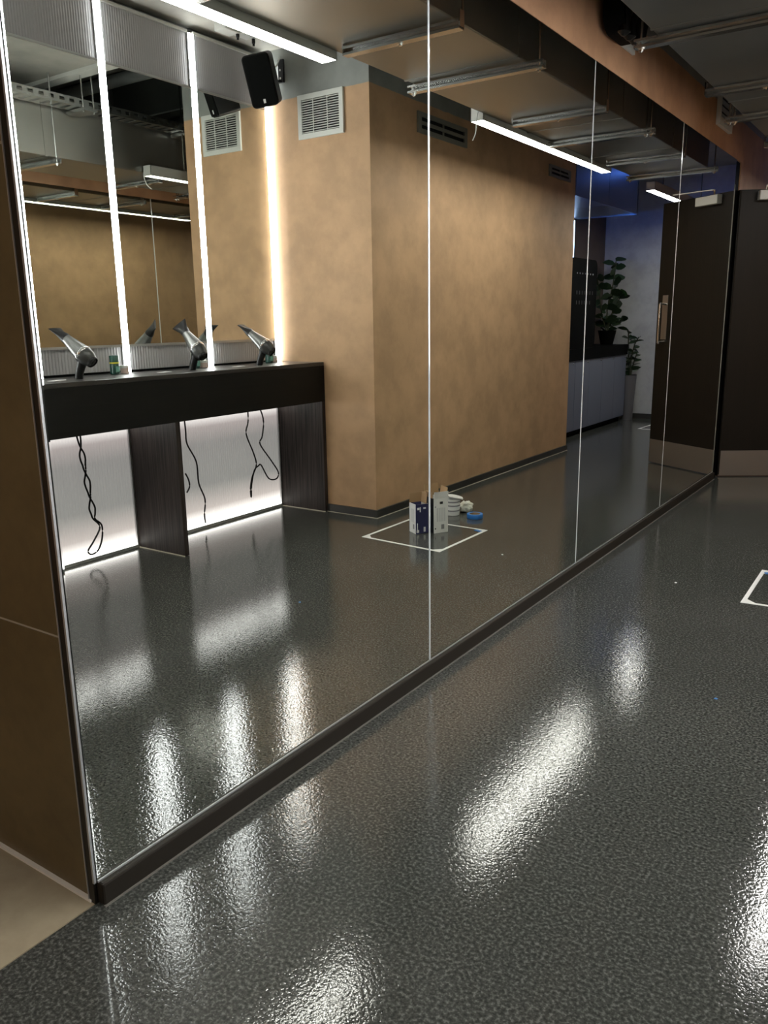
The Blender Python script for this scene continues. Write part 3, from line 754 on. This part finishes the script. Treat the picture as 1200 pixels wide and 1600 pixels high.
# crumpled cloth
cx_, cy_ = to_real(-3.035, 5.585)
import bmesh
bmc = bmesh.new(); bmesh.ops.create_icosphere(bmc, subdivisions=4, radius=1)
from mathutils import noise as mn
for v_ in bmc.verts:
    p = v_.co.copy(); n_ = mn.noise(p*1.7+Vector((3, 1, 5)))*.35 + mn.noise(p*4.1)*.16
    r = 1+n_; q = Vector((p.x*.050*r, p.y*.070*r, max(p.z*.048*r+.036, .001)))
    v_.co = q*S
for f in bmc.faces: f.smooth = True
me = bpy.data.meshes.new('cloth'); bmc.to_mesh(me); bmc.free(); me.materials.append(mat('white_cloth', (.70, .70, .62), .9))
o = bpy.data.objects.new('cleaning_cloth', me); C.objects.link(o); o.location = Vector((cx_, cy_, .0005))*S
tag(o, 'crumpled white cloth between the tub and the blue tape roll', 'cloth')

rx_, ry_ = to_real(-2.872, 5.43)
t = thing('tape_roll', 'roll of blue masking tape lying flat on the floor', 'tape', (rx_, ry_, 0))
MB().lathe([(.043, .001), (.060, .001), (.062, .004), (.062, .032), (.060, .035), (.043, .035), (.043, .001)], (rx_, ry_, 0), n=28).build('tape_coil', M['blue_tape'], t, smooth=True)
MB().lathe([(.040, .001), (.0428, .001), (.0428, .0345), (.040, .0345), (.040, .001)], (rx_, ry_, 0), n=28).build('core', M['kraft'], t, smooth=True)

for (x, y, mm, lab) in ((-3.38+2.241, 4.624, M['carton_white'], 'white paint crumb on the floor in front of the taped square'),
                        (-.605, 3.216, M['blue_tape'], 'tiny blue scrap of tape on the open dark floor')):
    o = MB().add([(x-.007, y-.004, .001), (x+.006, y-.006, .001), (x+.009, y+.004, .001), (x-.004, y+.006, .001), (x, y, .006)], [(0, 1, 4), (1, 2, 4), (2, 3, 4), (3, 0, 4), (3, 2, 1, 0)]).build('floor_scrap', mm, org=(x, y, 0))
    tag(o, lab, 'scrap')

# ------------------------------------------------------------------ pantry beyond: cabinet, machine, plants, blue light
M['cab'] = mat('blue_grey_cabinet', (.13, .15, .21), .45); M['cab_in'] = mat('cabinet_carcass', (.12, .13, .16), .6)
M['leaf'] = mat('dark_leaf', (.012, .03, .01), .45); M['leaf_lit'] = mat('leaf_painted_lit', (.05, .16, .02), .4)  # second leaf green has light painted in, for two leaves only
M['pot_grey'] = mat('grey_planter', (.11, .11, .12), .6); M['stem'] = mat('stem', (.03, .035, .015), .7)
M['dim_print'] = mat('dim_print', (.03, .03, .03), .7)
M['soil'] = mat('soil', (.01, .008, .006), .9)
t = thing('pantry_cabinet', 'low blue-grey cabinet with a thick black worktop beyond the tan wall', 'cabinet', (.74, 10.5, 0))
bx(.50, .99, 8.95, 11.945, .075, .965).build('carcass', M['cab_in'], t)
bx(.54, .99, 8.95, 11.90, 0, .075).build('plinth', M['matte_black'], t)
yy = 8.955
while yy < 11.75:
    d = bx(.48, .4995, yy+.003, yy+.495, .08, .962).build('cabinet_door', M['cab'], t)
    MB().lathe([(.010, 0), (.012, .006), (.008, .012)], (.48, yy+.43, .93), (-1, 0, 0), 10).build('knob', M['chrome'], d, smooth=True); yy += .498
bx(.465, .99, 8.95, 11.95, .966, 1.11).build('worktop', M['matte_black'], t)
t = thing('coffee_machine', 'tall black rounded coffee machine standing on the pantry worktop', 'machine', (.70, 10.2, 1.11))
rbox((.72, 10.17, 1.66), (0, 1, 0), (1, 0, 0), (0, 0, 1), .90, .46, 1.10, .09, 6).build('housing', M['matte_black'], t, smooth=True)
MB().lathe([(.16, 0), (.19, .02), (.19, .15), (.17, .18)], (.70, 9.78, 2.20), n=24).build('bean_hopper', M['black'], t, smooth=True)
for k in range(7): MB().lathe([(.010, 0), (.010, .004)], (.489, 9.92+.09*k, 2.03), (-1, 0, 0), 8).build('indicator', M['card'] if k >= 5 else M['print_grey'], t)
for zz, rowl in ((1.80, (.05, .05, .03, .05, .03, .05, .04)), (1.68, (.04, .05, .03, .05, .04, .05))):
    yk = 9.93
    for a in rowl:
        MB().obox((.489, yk, zz), (0, 1, 0), (1, 0, 0), (0, 0, 1), a*.6, .002, .045).build('lettering_mark', M['dim_print'], t); yk += .09
def leaf(mb, o, d, L, W_, droop=.25):
    o = Vector(o); d = Vector(d).normalized(); s_ = d.cross(Z)
    if s_.length < .1: s_ = Vector((1, 0, 0))
    s_.normalize(); n_ = s_.cross(d)
    q_ = math.radians(random.uniform(25, 75))*random.choice((-1, 1)); s_ = s_*math.cos(q_) + n_*math.sin(q_)
    row = []
    for k, (a, w__) in enumerate(((0, .06), (.25, .8), (.55, 1.), (.82, .62), (1., .04))):
        c_ = o + d*(L*a) - Z*(droop*L*a*a); row.append((c_ - s_*(W_*w__/2) + n_*.006, c_, c_ + s_*(W_*w__/2) + n_*.006))
    v_ = [q for r in row for q in r]; f_ = []
    for k in range(4):
        f_ += [(3*k, 3*k+1, 3*k+4, 3*k+3), (3*k+1, 3*k+2, 3*k+5, 3*k+4)]
    mb.add(v_, f_)
def plant(name, lab, bx_, by_, pr, ph, z0, stems, potm):
    t = thing(name, lab, 'plant', (bx_, by_, z0))
    MB().lathe([(pr*.66, 0), (pr, ph), (pr*1.04, ph), (pr*.95, ph), (pr*.92, ph-.03), (0, ph-.03)], (bx_, by_, z0), n=20).build('planter', potm, t, smooth=True)
    MB().lathe([(0, ph-.028), (pr*.9, ph-.028)], (bx_, by_, z0), n=16).build('soil', M['soil'], t)
    for (pts, n, L, W_, lit) in stems:
        P_ = smoothpath(pts); MB().tube(P_, .009, 6).build('stem', M['stem'], t, smooth=True)
        for k in range(n):
            q = P_[int((.18+.82*k/(n-1))*(len(P_)-1))]; a = k*2.4+random.random()*.6
            mb = MB(); leaf(mb, q, (math.cos(a), math.sin(a), .35+.3*random.random()), L*(.75+.5*random.random()), W_*(.8+.4*random.random()))
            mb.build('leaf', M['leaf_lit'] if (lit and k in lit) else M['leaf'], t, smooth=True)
plant('tall_plant', 'tall leafy potted plant beside the coffee machine', .70, 11.70, .13, .2, 1.11,
      [([(.70, 11.70, 1.28), (.72, 11.72, 1.6), (.66, 11.74, 1.95), (.64, 11.76, 2.26)], 20, .20, .13, None),
       ([(.70, 11.68, 1.28), (.74, 11.55, 1.55), (.74, 11.42, 1.85), (.75, 11.35, 2.02)], 14, .18, .12, None),
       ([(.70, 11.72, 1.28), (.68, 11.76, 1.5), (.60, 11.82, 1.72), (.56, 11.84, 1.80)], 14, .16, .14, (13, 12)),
       ([(.74, 11.7, 1.28), (.64, 11.8, 1.38), (.54, 11.86, 1.45)], 14, .17, .08, None)], M['matte_black'])
plant('corner_plant', 'bushy potted plant in a grey tapered floor pot past the cabinet end', .48, 12.10, .115, .66, 0,
      [([(.45, 12.08, .62), (.44, 12.05, .9), (.38, 12.0, 1.12), (.34, 11.98, 1.18)], 14, .13, .05, None),
       ([(.45, 12.08, .62), (.50, 12.1, .95), (.52, 12.1, 1.3)], 14, .15, .07, None),
       ([(.45, 12.08, .62), (.42, 12.12, .85), (.38, 12.14, 1.0)], 9, .12, .05, None)], M['pot_grey'])
t = thing('rear_duct', 'blue-lit rectangular duct crossing above the pantry cabinet', 'duct', (.6, 10, 2.8))
bx(.18, .99, 9.0, 10.05, 2.80, 3.30).build('duct_section', M['blue_duct'], t)
bx(.18, .99, 10.06, 11.1, 2.80, 3.30).build('duct_section', M['blue_duct'], t)
bx(.155, .99, 11.06, 11.10, 2.785, 2.80).build('strut', M['steel'], t)
MB().tube([(.16, 11.08, 2.8), (.16, 11.08, ZC)], .008, 6).build('hanging_rod', M['steel'], t)
t = thing('neon_strip', 'vertical blue-white light strip in the pantry behind the coffee machine', 'lamp', (.98, 10.7, 2.2))
bx(.985, .999, 10.97, 11.02, 2.25, 2.78).build('profile', M['alu'], t)
bx(.975, .985, 10.975, 11.015, 2.26, 2.77).build('diffuser', emis('neon_white', (.45, .65, 1.0), 5), t)
# unseen blue bar added behind the end wall to light the duct's underside
t = thing('added_blue_light', 'added blue light bar under the pantry duct, hidden behind the end of the tan wall', 'lamp', (.6, 8.95, 2.45))
bx(.30, .95, 8.905, 8.93, 2.42, 2.48).build('housing', M['lamp_body'], t)
bx(.31, .94, 8.93, 8.94, 2.425, 2.475).build('diffuser', emis('blue_bar', (.05, .2, 1.0), 80), t)
t = thing('added_blue_wash', 'added blue wash light on the ceiling above the pantry', 'lamp', (-.3, 11.4, 3.4))  # lamp added to tint the far room blue
bx(-.5, .1, 11.32, 11.40, 3.38, 3.45).build('housing', M['lamp_body'], t)
bx(-.49, .09, 11.325, 11.395, 3.374, 3.379).build('diffuser', emis('blue_wash', (.10, .25, 1.0), 10), t)
